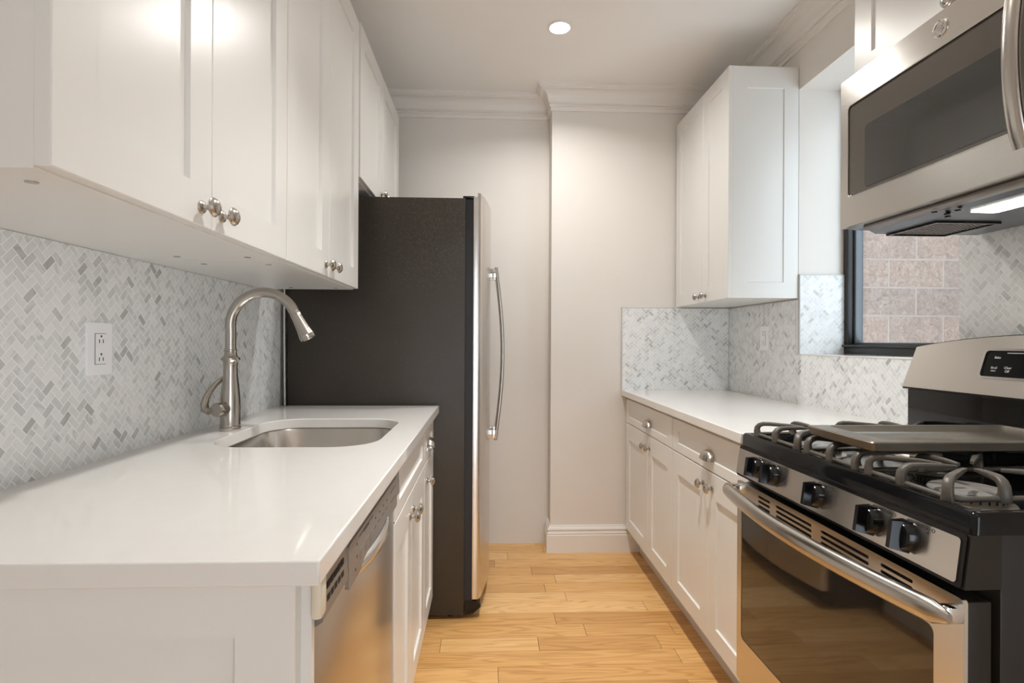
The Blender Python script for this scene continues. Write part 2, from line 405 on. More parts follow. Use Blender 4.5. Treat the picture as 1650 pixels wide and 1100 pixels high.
struct(MB().box(-1.0, 1.62, YREAR, 3.35, CEIL, CEIL + .08).build('ceiling', M_ceil))
struct(MB().box(XL - .12, XL, YREAR, 3.35, -.02, CEIL).build('wall_left', M_wall))
bk = MB().box(XL, XREC, YREC, YREC + .12, -.02, CEIL)
bk.box(XREC, 1.6, YB, YREC + .12, -.02, CEIL)
struct(bk.build('wall_back', M_wall))
WY0, WY1, WZ0, WZ1 = 1.545, 2.395, 1.132, 2.315
wr = MB().plate(rect(YREAR, YB, -.02, CEIL), [rect(WY0, WY1, WZ0, WZ1)], 0, .215, lambda p, q, t: (XR + t, p, q))
struct(wr.build('wall_right', M_wall))
struct(MB().plate(rect(XL - .12, XR + .215, -.02, CEIL), [rect(.42, 1.30, .02, 1.95)], 0, .12, lambda p, q, t: (p, YREAR + .12 - t, q)).build('wall_rear_added', M_wall))  # unseen wall added to limit light from behind, opening shaped for it

def mould(path, prof, z, m, name, side=1):
    """profile [(out, dz)] swept along a 2-D path with mitred corners; out grows to the side of the path"""
    n = len(path); P = [Vector(p) for p in path]; rings = []
    mb = MB()
    for i in range(n):
        d1 = (P[i] - P[i - 1]).normalized() if i else None; d2 = (P[i + 1] - P[i]).normalized() if i < n - 1 else None
        n1 = Vector((-d1.y, d1.x)) * side if d1 else None; n2 = Vector((-d2.y, d2.x)) * side if d2 else None
        if n1 and n2:
            mi = (n1 + n2).normalized(); k = 1 / max(.2, mi.dot(n1)); off = mi * k
        else: off = n1 or n2
        rings.append([mb.bm.verts.new((P[i].x + off.x * o, P[i].y + off.y * o, z + dz)) for o, dz in prof])
    k = len(prof)
    for A, B in zip(rings, rings[1:]):
        for i in range(k): mb.bm.faces.new((A[i], A[(i + 1) % k], B[(i + 1) % k], B[i]))
    mb.bm.faces.new(rings[0]); mb.bm.faces.new(rings[-1])
    return struct(mb.build(name, m, angle=25))
crown = [(0, 0), (0, -.128), (.008, -.128), (.008, -.115), (.010, -.107), (.016, -.105), (.016, -.097), (.010, -.093), (.018, -.088), (.024, -.083), (.026, -.076)]
crown += [(.026 + .044 * (1 - math.cos(math.radians(a))), -.076 + .050 * math.sin(math.radians(a))) for a in (15, 30, 45, 60, 75, 88)]
crown += [(.072, -.022), (.078, -.020), (.080, -.012), (.086, -.010), (.086, 0)]
mould([(XL, YREC), (XREC, YREC), (XREC, YB), (XR, YB), (XR, YREAR)], crown, CEIL, M_trim, 'trim_1', side=-1)
bprof = [(0, 0), (0, .150), (.006, .150), (.008, .142), (.014, .136), (.017, .128), (.011, .121), (.011, .117), (.018, .113), (.020, .106), (.016, .101), (.022, .097), (.022, 0)]
mould([(XREC, YREC), (XREC, YB), (0.86, YB)], bprof, 0, M_trim, 'baseboard_back', side=-1)

# window in the deep recess of the right wall, block wall of the next building outside
wx = XR + .205
wf = MB()
wf.box(wx, wx + .065, WY1 - .034, WY1, WZ0, WZ1, .002).box(wx, wx + .065, WY0, WY0 + .034, WZ0, WZ1, .002)
wf.box(wx - .002, wx + .065, WY0, WY1, WZ0, WZ0 + .036, .002).box(wx, wx + .065, WY0, WY1, WZ1 - .034, WZ1, .002)
win = struct(wf.build('window_1', M_frameblk))
MB().box(wx - .012, wx + .05, WY0 + .004, WY1 + .0, WZ0 + .036, WZ0 + .046, .002).build('window_sill', M_frameblk, win)
tr = MB()
tr.box(wx + .025, wx + .060, WY1 - .048, WY1 - .034, WZ0 + .046, WZ1 - .034, .002).box(wx + .025, wx + .060, WY0 + .034, WY0 + .048, WZ0 + .046, WZ1 - .034, .002)
tr.box(wx + .03, wx + .060, WY0 + .034, WY1 - .034, WZ0 + .046, WZ0 + .056, .002)
tr.build('sash_track', M_track, win)
MB().box(wx + .040, wx + .044, WY0 + .048, WY1 - .048, WZ0 + .056, WZ1 - .034).build('pane', M_pane, win)

bw = MB(); BX, BY, BC = 3.45, 3.77, 2.625
def blocks(mp, u0, u1, z0, z1, seed):
    r2 = random.Random(seed); z = z0; k = 0
    while z < z1:
        u = u0 - (0.2 if k % 2 else 0)
        while u < u1:
            a, b = max(u + .003, u0), min(u + .397, u1)
            if b - a > .02:
                d = r2.uniform(.0025, .0055)
                P = [mp(a, z + .003, -.03), mp(b, z + .003, -.03), mp(b, z + .197, -.03), mp(a, z + .197, -.03),
                     mp(a + .004, z + .007, d), mp(b - .004, z + .007, d), mp(b - .004, z + .193, d), mp(a + .004, z + .193, d)]
                bw.faces(P, [(0, 1, 2, 3), (4, 5, 6, 7), (0, 1, 5, 4), (1, 2, 6, 5), (2, 3, 7, 6), (3, 0, 4, 7)])
            u += .4
        z += .2; k += 1
blocks(faceY(BY), BC, BX, -.62, 3.2, 3)
blocks(faceL(BC), BY, 5.6, -.62, 3.2, 4)
blocks(faceL(BX), 0.2, BY, -.62, 3.2, 5)  # unseen facing wall of the alley, added to hold back sky light
bwall = struct(bw.build('wall_outside', M_block, smooth=False))
MB().box(BC - .002, BX + .2, BY - .002, 5.6, -.6, 3.2).box(BX - .002, BX + .2, .2, BY, -.6, 3.2).build('mortar', M_mortar, bwall, smooth=False)

# ------------------------------------------------------------------ recessed ceiling lights: one in view, one added unseen as fill
for i, (x, y, p, sp) in enumerate(LAMPS):
    t = thing('ceiling_light', ['round recessed ceiling light near the refrigerator, the only one in view', 'added unseen ceiling light above the aisle by the stove, for fill light'][i], 'ceiling light', (x, y, CEIL), 'recessed lights in the kitchen ceiling')
    MB().lathe([(.056, 0), (.056, -.004), (.050, -.007), (.045, -.006), (.044, -.001)], (x, y, CEIL), seg=36).build('trim_ring', M_trim, t)
    MB().lathe([(0, -.002), (.0435, -.002), (.043, -.0055), (.03, -.007), (0, -.008)], (x, y, CEIL), seg=36).build('lens', M_lens, t)

# ------------------------------------------------------------------ herringbone tile
def herring(name, label, mp, u0, u1, v0, v1, holes=(), thick=.010, edge=None):
    """grout slab with marble tiles: mp(u,v,n), n=0 on the wall face"""
    root_mb = MB()
    def slab(a0, a1, b0, b1):
        P = [mp(a, b, n) for n in (0.0005, thick - .0004) for a, b in ((a0, b0), (a1, b0), (a1, b1), (a0, b1))]
        root_mb.faces(P, [(0, 1, 2, 3), (4, 5, 6, 7), (0, 1, 5, 4), (1, 2, 6, 5), (2, 3, 7, 6), (3, 0, 4, 7)])
    cells = [(u0, u1, v0, v1)]
    for (ha, hb, hc, hd) in holes:
        new = []
        for (a0, a1, b0, b1) in cells:
            if ha >= a1 or hb <= a0 or hc >= b1 or hd <= b0: new.append((a0, a1, b0, b1)); continue
            if hc > b0: new.append((a0, a1, b0, hc))
            if hd < b1: new.append((a0, a1, hd, b1))
            l, h = max(b0, hc), min(b1, hd)
            if ha > a0: new.append((a0, ha, l, h))
            if hb < a1: new.append((hb, a1, l, h))
        cells = new
    for c in cells: slab(*c)
    root = root_mb.build(name, M_grout, smooth=False); tag(root, label, 'backsplash')
    W = .0159; L_ = 2 * W; g = .00112; s2 = math.sqrt(.5)
    def clip(poly, ax, lim, keep_less):
        out = []
        for i in range(len(poly)):
            a, b = poly[i], poly[(i + 1) % len(poly)]
            ina = (a[ax] <= lim) if keep_less else (a[ax] >= lim); inb = (b[ax] <= lim) if keep_less else (b[ax] >= lim)
            if ina: out.append(a)
            if ina != inb:
                t = (lim - a[ax]) / (b[ax] - a[ax]); out.append((a[0] + t * (b[0] - a[0]), a[1] + t * (b[1] - a[1])))
        return out
    tb = MB(); tone = tb.bm.faces.layers.float.new('tone'); trng = random.Random(len(label)); R = int(max(u1 - u0, v1 - v0) * 1.6 / W) + 6
    for i in range(-R, R):
        for j in range(-R, R):
            d = (i - j) % 4
            if d == 0: q = (i * W + g, i * W + L_ - g, j * W + g, j * W + W - g)
            elif d == 3: q = (i * W + g, i * W + W - g, j * W + g, j * W + L_ - g)
            else: continue
            poly0 = [(u0 + (x - y) * s2, v0 + (x + y) * s2) for x, y in ((q[0], q[2]), (q[1], q[2]), (q[1], q[3]), (q[0], q[3]))]
            if max(p[0] for p in poly0) < u0 or min(p[0] for p in poly0) > u1 or max(p[1] for p in poly0) < v0 or min(p[1] for p in poly0) > v1: continue
            tv = trng.random()
            for (a0, a1, b0, b1) in cells:
                p = clip(clip(clip(clip(poly0, 0, a0, False), 0, a1, True), 1, b0, False), 1, b1, True) if len(poly0) else []
                if len(p) < 3: continue
                ar = abs(sum(p[k][0] * p[(k + 1) % len(p)][1] - p[(k + 1) % len(p)][0] * p[k][1] for k in range(len(p)))) / 2
                if ar < 6e-6: continue
                n = len(p); cx = sum(t[0] for t in p) / n; cy = sum(t[1] for t in p) / n
                P = [mp(a, b, thick - .003) for a, b in p] + [mp(a, b, thick) for a, b in p]
                n0 = len(tb.bm.faces)
                tb.faces(P, [tuple(range(n, 2 * n)), tuple(range(n))] + [(k, (k + 1) % n, n + (k + 1) % n, n + k) for k in range(n)])
                tb.bm.faces.ensure_lookup_table()
                for fi in range(n0, len(tb.bm.faces)): tb.bm.faces[fi][tone] = tv
    tb.build('mosaic', M_marble, root, smooth=False)
    if edge:
        e = MB()
        for (a0, a1, b0, b1) in edge:
            P = [mp(a, b, n) for n in (0.0005, thick + .0015) for a, b in ((a0, b0), (a1, b0), (a1, b1), (a0, b1))]
            e.faces(P, [(0, 1, 2, 3), (4, 5, 6, 7), (0, 1, 5, 4), (1, 2, 6, 5), (2, 3, 7, 6), (3, 0, 4, 7)])
        e.build('edge_strip', M_edge, root, smooth=False)
    return root
CT = .914
herring('tile_backsplash', 'herringbone marble tile backsplash behind the sink under the long row of upper cabinets', faceR(XL), .40, 2.335, CT, 1.3818)
herring('tile_backsplash', 'herringbone marble tile panel on the end wall above the far counter', faceY(YB), .757, XR - .011, CT, 1.378,
        edge=[(.752, .757, CT, 1.382), (.757, 1.06, 1.378, 1.382)])
herring('tile_backsplash', 'herringbone marble tile on the window wall behind the stove', faceL(XR), .45, YB - .011, CT, 1.55,
        holes=[(WY0, WY1 + .004, WZ0, 1.6), (WY1 + .004, 3.2, 1.376, 1.6)])
herring('tile_backsplash', 'small herringbone marble tile patch on the side of the window recess', faceY(WY1), XR + .002, wx - .001, WZ0 + .001, 1.486,
        edge=[(XR + .000, XR + .004, WZ0, 1.49), (XR + .004, wx - .001, 1.486, 1.490)])
struct(MB().box(XR - .012, wx, WY0, WY1 - .011, WZ0, WZ0 + .005, .001).build('window_2_ledge', M_quartz)).name = 'trim_2'

# ------------------------------------------------------------------ small hardware
def knob(parent, p, n):
    n = Vector(n)
    return MB().lathe([(0, 0), (.0115, 0), (.0115, .002), (.0095, .0045), (.0055, .006), (.0050, .014), (.0065, .0165), (.0150, .0185), (.0172, .0205),
                       (.0172, .0225), (.0160, .0235), (.0150, .0265), (.0105, .0300), (.0050, .0317), (0, .0322)], p, n, seg=24).build('knob', M_nickel, parent)
def cup_pull(parent, mp, u, v):
    """quarter-round bin pull, open below: mp(u,v,n)"""
    mb = MB(); A, H, D = .045, .034, .026; na, nb = 18, 8; rings = []
    for shell in (1.0, .93):
        g = []
        for i in range(na + 1):
            a = math.pi * i / na
            g.append([mp(u + shell * A * math.cos(a) * (1 if True else 1) * math.cos(b * .0), v + shell * H * math.sin(a) * math.cos(b), shell * (D * math.sin(b) * (math.sin(a) ** .45)))
                      for b in [math.pi / 2 * j / nb for j in range(nb + 1)]])
        rings.append(g)
    for g in rings:
        V = [[mb.bm.verts.new(q) for q in r] for r in g]
        for i in range(na):
            for j in range(nb): mb.bm.faces.new((V[i][j], V[i + 1][j], V[i + 1][j + 1], V[i][j + 1]))
        bmesh.ops.remove_doubles(mb.bm, verts=mb.bm.verts, dist=1e-5)
    out = arc((0, 0), 1, 0, 180, 20)
    loop = [(u + A * 1.06 * c, v + H * 1.10 * s - .001) for c, s in out]
    hole = [(u + A * .96 * c, v + H * .96 * s - .001) for c, s in reversed(out)]
    mb.prism(loop + hole, 0.0, .0022, mp)
    return mb.build('cup_pull', M_nickel, parent)

# ------------------------------------------------------------------ upper cabinets
def upper_left(label, y0, ym, y1, z0, z1, xf, kz, group):
    t = thing('upper_cabinet', label, 'cabinet', (XL, (y0 + y1) / 2, z0), group)
    b = MB(); xb = XL + .001; xd = xf - .0195
    b.box(xb, xd, y0, y0 + .018, z0 - .003, z1, .0008).box(xb, xd, y1 - .018, y1, z0 - .003, z1, .0008)
    b.box(xb, xd, y0 + .018, y1 - .018, z1 - .018, z1).box(xb, xb + .01, y0 + .018, y1 - .018, z0, z1)
    b.box(xb, xd - .02, y0 + .018, y1 - .018, z0 - .0025, z0 + .018).box(xd - .02, xd, y0 + .018, y1 - .018, z0 - .003, z0 + .03, .0008)
    b.build('body', M_cab, t, smooth=False)
    c = MB()
    for yy_ in (y0 + .06, y1 - .06):
        for xx_ in (xd - .05, xb + .14): c.lathe([(0, .0025), (.0075, .0025), (.0075, .0010), (.004, .0006), (0, .0006)], (xx_, yy_, z0 - .0047), seg=14)
    c.build_each('fixing_cover', M_nickel, t)
    mp = faceR(xd + .0005)
    for (a0, a1, ks) in ((y0, ym - .001, ym - .037), (ym + .001, y1 - .001, ym + .037)):
        d = MB().shaker(mp, a0, a1, z0, z1, rail=.072, rec=.0085).build('door', M_cab, t, smooth=False)
        knob(d, (xf + .0003, ks, kz), (1, 0, 0))
    return t
GU = 'white upper cabinets over the sink counter'
upper_left('white two-door upper cabinet nearest, over the outlet, its end panel facing out', .655, 1.023, 1.394, 1.385, 2.41, -.505, 1.418, GU)
upper_left('white two-door upper cabinet above the faucet, against the refrigerator gap', 1.398, 1.758, 2.146, 1.385, 2.41, -.505, 1.420, GU)
upper_left('short white two-door cabinet mounted over the refrigerator', 2.172, 2.622, 3.085, 1.826, 2.43, -.505, 1.868, GU)

def upper_right(label, y0, ym, y1, z0, z1, xf, kz, endpanel=False):
    t = thing('upper_cabinet', label, 'cabinet', (XR, (y0 + y1) / 2, z0))
    xb = XR - .001; xd = xf + .0195
    b = MB()
    if endpanel: b.box(xd, xb, y0 + .012, y1, z0, z1, .0008)
    else: b.box(xd, xb, y0, y1, z0, z1, .0008)
    b.build('body', M_cab, t, smooth=False)
    if endpanel:
        MB().shaker(faceY(y0 + .0115), xd - .001, xb, z0, z1, t=.0115, rail=.066, rt=.095, rb=.070, rec=.005).build('end_panel', M_cab, t, smooth=False)
    mp = faceL(xd - .0005)
    for (a0, a1, ks) in ((y0, ym - .001, ym - .043), (ym + .001, y1 - .001, ym + .043)):
        d = MB().shaker(mp, a0, a1, z0, z1, rail=.068, rec=.006).build('door', M_cab, t, smooth=False)
        knob(d, (xf - .0003, ks, kz), (-1, 0, 0))
    return t
upper_right('tall white two-door wall cabinet in the far corner beside the window', 2.395, 2.690, 3.075, 1.384, 2.415, 1.060, 1.414, True)
upper_right('white two-door cabinet directly above the microwave', .752, 1.128, 1.513, 1.906, 2.415, 1.030, 1.945)

# ------------------------------------------------------------------ left counter run
def slab_with(name, label, outer, holes, z0, z1):
    mb = MB().plate(outer, holes, z0, z1, lambda p, q, t: (p, q, t))
    o = mb.build(name, M_quartz, angle=30)
    bv = o.modifiers.new('edge', 'BEVEL'); bv.width = .0025; bv.segments = 2; bv.limit_method = 'ANGLE'; bv.angle_limit = math.radians(50)
    return tag(o, label, 'countertop')
LF = -.207
sink_hole = rrect(-.735, -.297, 1.418, 1.932, .115, 10)
slab_with('countertop', 'white quartz countertop with the sink cut-out on the left', rect(XL + .0005, LF, .686, 2.322), [sink_hole], .882, CT)

t = thing('sink', 'undermount stainless steel sink basin set in the white counter', 'sink', (-.516, 1.675, .70))
b = MB(); loops = []
def sk(gr, z, r): return [(p, q, z) for p, q in rrect(-.735 - gr, -.297 + gr, 1.418 - gr, 1.932 + gr, r, 10)]
L_ = [sk(.02, .8800, .13), sk(.004, .8800, .118), sk(.002, .878, .116), sk(-.006, .74, .10), sk(-.014, .715, .09), sk(-.035, .704, .07), sk(-.10, .702, .05)]
n = len(L_[0]); pts = [p for l in L_ for p in l]
fs = [(k * n + i, k * n + (i + 1) % n, (k + 1) * n + (i + 1) % n, (k + 1) * n + i) for k in range(len(L_) - 1) for i in range(n)] + [tuple(range((len(L_) - 1) * n, len(L_) * n))]
bo = b.faces(pts, fs).build('basin', M_sink, t, angle=60)
so = bo.modifiers.new('thick', 'SOLIDIFY'); so.thickness = .0012; so.offset = 1
MB().lathe([(0, .002), (.030, .002), (.042, .004), (.045, .0015), (.045, .0005), (0, .0005)], (-.516, 1.70, .703), seg=28).build('drain', M_chrome, t)

# faucet
FX, FY = -.776, 1.688
t = thing('faucet', 'brushed nickel gooseneck pull-down faucet behind the sink', 'faucet', (FX, FY, CT))
MB().lathe([(0, 0), (.029, 0), (.030, .002), (.030, .010), (.0275, .012), (.0285, .014), (.0285, .018), (.0275, .020), (.0277, .070), (.0270, .100), (.0240, .130), (.0203, .165), (.0195, .188),
            (.0200, .203), (.0212, .207), (.0258, .211), (.0268, .2145), (.0258, .218), (.0205, .2215), (.0178, .227), (.0168, .236), (.0184, .238), (.0184, .241), (.0165, .243), (.0165, .247), (0, .247)],
           (FX, FY, CT), seg=36).build('body', M_nickel, t)
c = (FX + .098, CT + .316)     # arc centre in x,z
r = .099
pts = [(FX, FY, CT + .240), (FX, FY, CT + .27), (FX, FY, CT + .30)]
for a in range(180, 27, -8): pts.append((c[0] + r * math.cos(math.radians(a)), FY, c[1] + r * math.sin(math.radians(a))))
aend = math.radians(28); e0 = Vector((c[0] + r * math.cos(aend), FY, c[1] + r * math.sin(aend))); dr = Vector((math.sin(aend), 0, -math.cos(aend)))
pts.append(tuple(e0)); pts.append(tuple(e0 + dr * .012))
MB().tube(pts, .0152, 20).build('spout', M_nickel, t)
MB().lathe([(0, 0), (.0150, 0), (.0158, .001), (.0162, .012), (.0175, .030), (.0200, .055), (.0222, .070), (.0236, .073), (.0238, .077), (.0228, .079), (.0232, .083), (.0226, .086), (.017, .0865), (.016, .083), (0, .083)],
           e0 + dr * .011, dr, seg=28).build('spray_head', M_nickel, t)
hd = Vector((-.28, -.96, 0)).normalized(); hz = CT + .067; hc = Vector((FX, FY, hz))
MB().lathe([(0, 0), (.0185, .0), (.0185, .036), (.0200, .038), (.0205, .055), (.0190, .058), (0, .0582)], hc, hd, seg=28).build('lever_hub', M_nickel, t)
LV = [(-.036, -.052, .062), (-.050, -.047, .068), (-.056, -.041, .082), (-.055, -.033, .100), (-.050, -.022, .118), (-.041, -.008, .137), (-.030, .006, .152), (-.018, .016, .162), (-.006, .022, .167)]
MB().tube([(FX + a, FY + b_, CT + c_) for a, b_, c_ in LV], [.0100, .0105, .0095, .0082, .0074, .0068, .0062, .0056, .0045], 14, up=hd, ry=1.25).build('lever', M_nickel, t)

# end panel
t = thing('end_panel', 'white shaker end panel closing the near end of the sink counter', 'cabinet panel', (-.55, .71, 0))
MB().shaker(faceY(.722), XL + .002, -.241, .0, .881, t=.022, rail=.074, rt=.068, rb=.10, rec=.015).build('panel', M_cab, t, smooth=False)

MB().box(XL + .002, -.2275, .7225, .734, .0, .881).build('filler_board', M_cab, t, smooth=False)
# dishwasher
DX = -.222
t = thing('dishwasher', 'stainless dishwasher with grey control panel under the sink counter', 'dishwasher', (-.53, 1.05, 0))
MB().box(XL + .03, DX - .05, .735, 1.368, .09, .872).build('tub', M_blackp, t)
dr_ = MB().box(DX - .048, DX - .010, .738, 1.366, .115, .808, .006).build('door', M_steelv, t)
k = MB(); k.prism([(DX - .048, .806), (DX - .004, .806), (DX + .004, .812), (DX + .002, .872), (DX - .048, .872)], .738, 1.366, lambda p, q, t_: (p, t_, q))
cp = k.build('control_panel', M_dwpanel, t)
mpd = faceR(DX + .0025)
fa = MB().plate(rrect(.872, 1.325, .792, .862, .006), [], -.004, .0022, mpd).build('fascia', M_dwfascia, cp)
pr = MB()
for (a, z) in ((.925, .846), (.925, .826), (.915, .808), (1.075, .842), (1.115, .842), (1.155, .842), (1.195, .842), (1.245, .845), (1.262, .845), (1.279, .845), (1.296, .845)):
    pr.lathe([(0, 0), (.0026, 0), (.0026, .0006), (0, .0007)], (DX + .0046, a, z), (1, 0, 0), seg=10)
for (a, z) in ((.975, .850), (.990, .850), (1.005, .850)): pr.box(DX + .0042, DX + .0052, a, a + .010, z, z + .005)
for (a, z, b_) in ((.94, .853, .03), (1.02, .853, .03), (1.06, .825, .02), (1.10, .825, .02), (1.14, .825, .02), (1.18, .825, .02), (1.24, .822, .06)):
    pr.box(DX + .0042, DX + .0050, a, a + b_, z, z + .0016)
pr.build_each('button_mark', M_print, cp)
bt = MB()
for a in (.945, .985, 1.025): bt.box(DX + .0040, DX + .0054, a, a + .030, .812, .832, .0008)
bt.build_each('button', M_dwpanel, cp)
v = MB()
for z in (.846, .828):
    for i in range(5): v.box(DX + .0000, DX + .0036, .760 + i * .018, .774 + i * .018, z, z + .009)
v.build_each('vent_slot', M_void, cp)
h = MB(); P = []
for i in range(15):
    q = i / 14; P.append((DX - .012 + .021 * math.sin(math.pi * q), .885 + .42 * q, .794 - .004 * math.sin(math.pi * q)))
h.tube(P, [.006 + .008 * math.sin(math.pi * i / 14) for i in range(15)], 12, up=(1, 0, 0), ry=.6)
h.build('handle', M_chrome, t)
MB().box(DX - .004, DX + .010, .712, .7375, .826, .8805, .005).build('side_cap', M_cream, t)
MB().box(XL + .05, DX - .08, .74, 1.366, .0, .105).build('kick_plate', M_blackp, t)

# base cabinets
def base_cab(label, facing, xf, y0, y1, doors, drawer, false_front=False, name='base_cabinet', group=None):
    """doors: list of (a0,a1,knob_y); drawer: cup pull centre or None"""
    sgn = 1 if facing == 'R' else -1
    xw = XL if sgn == 1 else XR
    t = thing(name, label, 'cabinet', (xw, (y0 + y1) / 2, 0), group)
    xd = xf - sgn * .0195
    lo, hi = (xw + .001, xd) if sgn == 1 else (xd, xw - .001)
    b = MB()
    xs = lambda a, b_: (min(a, b_), max(a, b_))
    zb = .112 if sgn == 1 else .138
    b.box(lo, hi, y0, y0 + .018, zb, .880).box(lo, hi, y1 - .018, y1, zb, .880).box(lo, hi, y0 + .018, y1 - .018, zb, zb + .018)
    bx = xs(xd, xd - sgn * .02); b.box(bx[0], bx[1], y0 + .018, y1 - .018, zb, .880)
    b.build('body', M_cab, t, smooth=False)
    kx = xs(xd - sgn * .06, xd - sgn * .075); MB().box(kx[0], kx[1], y0, y1, 0, zb).build('toe_kick', M_cab, t)
    mp = faceR(xd + .0005) if sgn == 1 else faceL(xd - .0005)
    for (a0, a1, ky, kz) in doors:
        d = MB().shaker(mp, a0, a1, .112 if sgn == 1 else .138, .731, rail=.068, rt=.088, rb=.066, rec=.007).build('door', M_cab, t, smooth=False)
        knob(d, (xf + sgn * .0003, ky, kz), (sgn, 0, 0))
    d = MB().shaker(mp, y0 + .0015, y1 - .0015, .735, .866, rail=.066, rt=.046, rb=.036, rec=.006).build('false_front' if false_front else 'drawer', M_cab, t, smooth=False)
    if drawer is not None: cup_pull(d, faceR(xf) if sgn == 1 else faceL(xf), drawer, .772)
    return t
base_cab('white sink cabinet with two knobbed doors, next to the dishwasher', 'R', -.230, 1.372, 2.004, [(1.374, 1.665, 1.629, .668), (1.667, 2.002, 1.703, .668)], None, True, 'sink_cabinet')
base_cab('narrow white base cabinet with one drawer, between sink cabinet and refrigerator', 'R', -.230, 2.006, 2.322, [(2.008, 2.320, 2.065, .662)], 2.175)
GB = 'white base cabinets on the stove side'
base_cab('white base cabinet at the end wall, farthest from the stove', 'L', .778, 2.294, 3.07, [(2.296, 2.651, 2.615, .672), (2.653, 3.068, 2.688, .672)], 2.645, group=GB)
base_cab('white base cabinet right beside the stove', 'L', .778, 1.612, 2.290, [(1.614, 1.913, 1.875, .677), (1.915, 2.288, 1.953, .677)], 1.908, group=GB)
slab_with('countertop', 'white quartz countertop in the far corner beside the stove', rect(.754, XR - .0005, 1.612, YB - .0005), [], .882, CT)

# ------------------------------------------------------------------ outlets
def outlet(label, mp, u, v, w_, h_, gfci):
    t = thing('wall_outlet', label, 'outlet', mp(u, v - h_ / 2, 0))
    MB().plate(rrect(u - w_ / 2, u + w_ / 2, v - h_ / 2, v + h_ / 2, .004), [], 0, .0055, mp).build('plate', M_plate, t)
    s = MB().plate(rrect(u - .0165, u + .0165, v - .0335, v + .0335, .0015), [], .0055, .0075, mp).build('receptacle', M_plate, t)
    rim = MB().plate(rrect(u - .0175, u + .0175, v - .0345, v + .0345, .0015), [rrect(u - .0165, u + .0165, v - .0335, v + .0335, .0015)], .005, .0062, mp)
    rim.build('insert_gap', M_slot, t)
    k = MB()
    for dv in (.020, -.020):
        for du in (-.006, .006):
            k.prism(rect(u + du - .0011, u + du + .0011, v + dv - .007, v + dv + .001), .0070, .0079, mp)
        k.prism([(u + .0026 * math.cos(a_), v + dv + .008 + .0026 * math.sin(a_)) for a_ in [math.pi * 2 * i / 10 for i in range(10)]], .0070, .0079, mp)
    k.build_each('slot', M_slot, t)
    if gfci:
        g_ = MB()
        for dv in (.0035, -.0035): g_.prism(rect(u - .006, u + .006, v + dv - .0028, v + dv + .0028), .0070, .0085, mp)
        g_.build_each('test_button', M_plate, t)
    sc = MB()
    for dv in (.0485, -.0485):
        sc.prism([(u + .003 * math.cos(a_), v + dv + .003 * math.sin(a_)) for a_ in [math.pi * 2 * i / 12 for i in range(12)]], .0050, .0064, mp)
    sc.build_each('screw', M_plate, t)
outlet('white wall outlet on the tile left of the faucet', faceR(XL + .010), 1.262, 1.164, .077, .116, True)
outlet('white wall outlet on the tile in the far corner below the tall cabinet', faceL(XR - .010), 2.672, 1.207, .072, .118, True)

# ------------------------------------------------------------------ refrigerator
RY0, RY1 = 2.345, 3.085
t = thing('refrigerator', 'black-sided refrigerator with stainless doors at the end of the sink counter', 'refrigerator', (-.46, 2.345, 0))
MB().box(-.846, -.100, RY0, RY1, .018, 1.795, .004).build('case', M_fridge, t)
MB().box(-.100, -.066, RY0 + .006, RY1 - .006, .05, 1.788).build('gasket', M_gasket, t)
def fx(y):
    q = (y - RY0) / (RY1 - RY0); return -.036 + .044 * (1 - (2 * q - 1) ** 2) ** 1.0
def fdoor(y0, y1, nm):
    pr_ = [(-.066, y0)]; N_ = 14
    pr_ += [(-.046, y0), (-.040, y0 + .002)]
    front = [(fx(y0 + .012 + (y1 - y0 - .024) * i / N_), y0 + .012 + (y1 - y0 - .024) * i / N_) for i in range(N_ + 1)]
    pr_ = [(-.066, y0), (front[0][0] - .012, y0), (front[0][0] - .004, y0 + .004)] + front + [(front[-1][0] - .004, y1 - .004), (front[-1][0] - .012, y1), (-.066, y1)]
    mb = MB().prism(pr_, .086, 1.800, lambda p, q, z: (p, q, z))
    fr_ = [(-.050, y0), (front[0][0] - .012, y0), (front[0][0] - .004, y0 + .004)] + front + [(front[-1][0] - .004, y1 - .004), (front[-1][0] - .012, y1), (-.050, y1)]
    mb.prism(fr_, 1.799, 1.816, lambda p, q, z: (p, q, z))
    return mb.build(nm, M_steelv, t, angle=30)
seam = 2.728
doors = [fdoor(RY0, seam - .003, 'door'), fdoor(seam + .003, RY1, 'door')]
for d, hy in zip(doors, (2.672, 2.784)):
    x0 = fx(hy); P = []
    for i in range(17):
        q = i / 16; P.append((x0 + .028 + .034 * math.sin(math.pi * q), hy, .706 + .838 * q))
    MB().tube(P, .0105, 14, up=(1, 0, 0), ry=.8).build('handle', M_nickel, d)
    st = MB()
    for z in (.735, 1.515): st.box(x0 - .002, x0 + .030, hy - .008, hy + .008, z - .022, z + .022, .003)
    st.build_each('handle_mount', M_chrome, d)
MB().box(-.112, -.062, RY0 + .004, RY0 + .05, 1.7955, 1.805, .003).build('hinge_cover', M_blackp, t)
MB().prism([(-.098, .018), (-.098, .078), (-.062, .078), (-.030, .066), (-.028, .052), (-.060, .024)], RY0 + .004, RY1 - .004, lambda p, q, y: (p, y, q)).build('base_grille', M_blackp, t)
ft = MB()
for yy_ in (RY0 + .05, RY1 - .05):
    for xx_ in (-.75, -.16): ft.lathe([(0, 0), (.018, 0), (.018, .006), (.008, .008), (.008, .02), (0, .02)], (xx_, yy_, 0), seg=14)
ft.build_each('foot', M_blackp, t)
cord = []
for i in range(15):
    q = i / 14; cord.append((-.852 + .003 * math.sin(q * 6), 2.336 + .002 * math.sin(q * 4), .30 + 1.30 * q))
tag(MB().tube(cord, .0036, 10).build('power_cord', M_cord), 'white power cord hanging in the gap beside the refrigerator', 'cord')

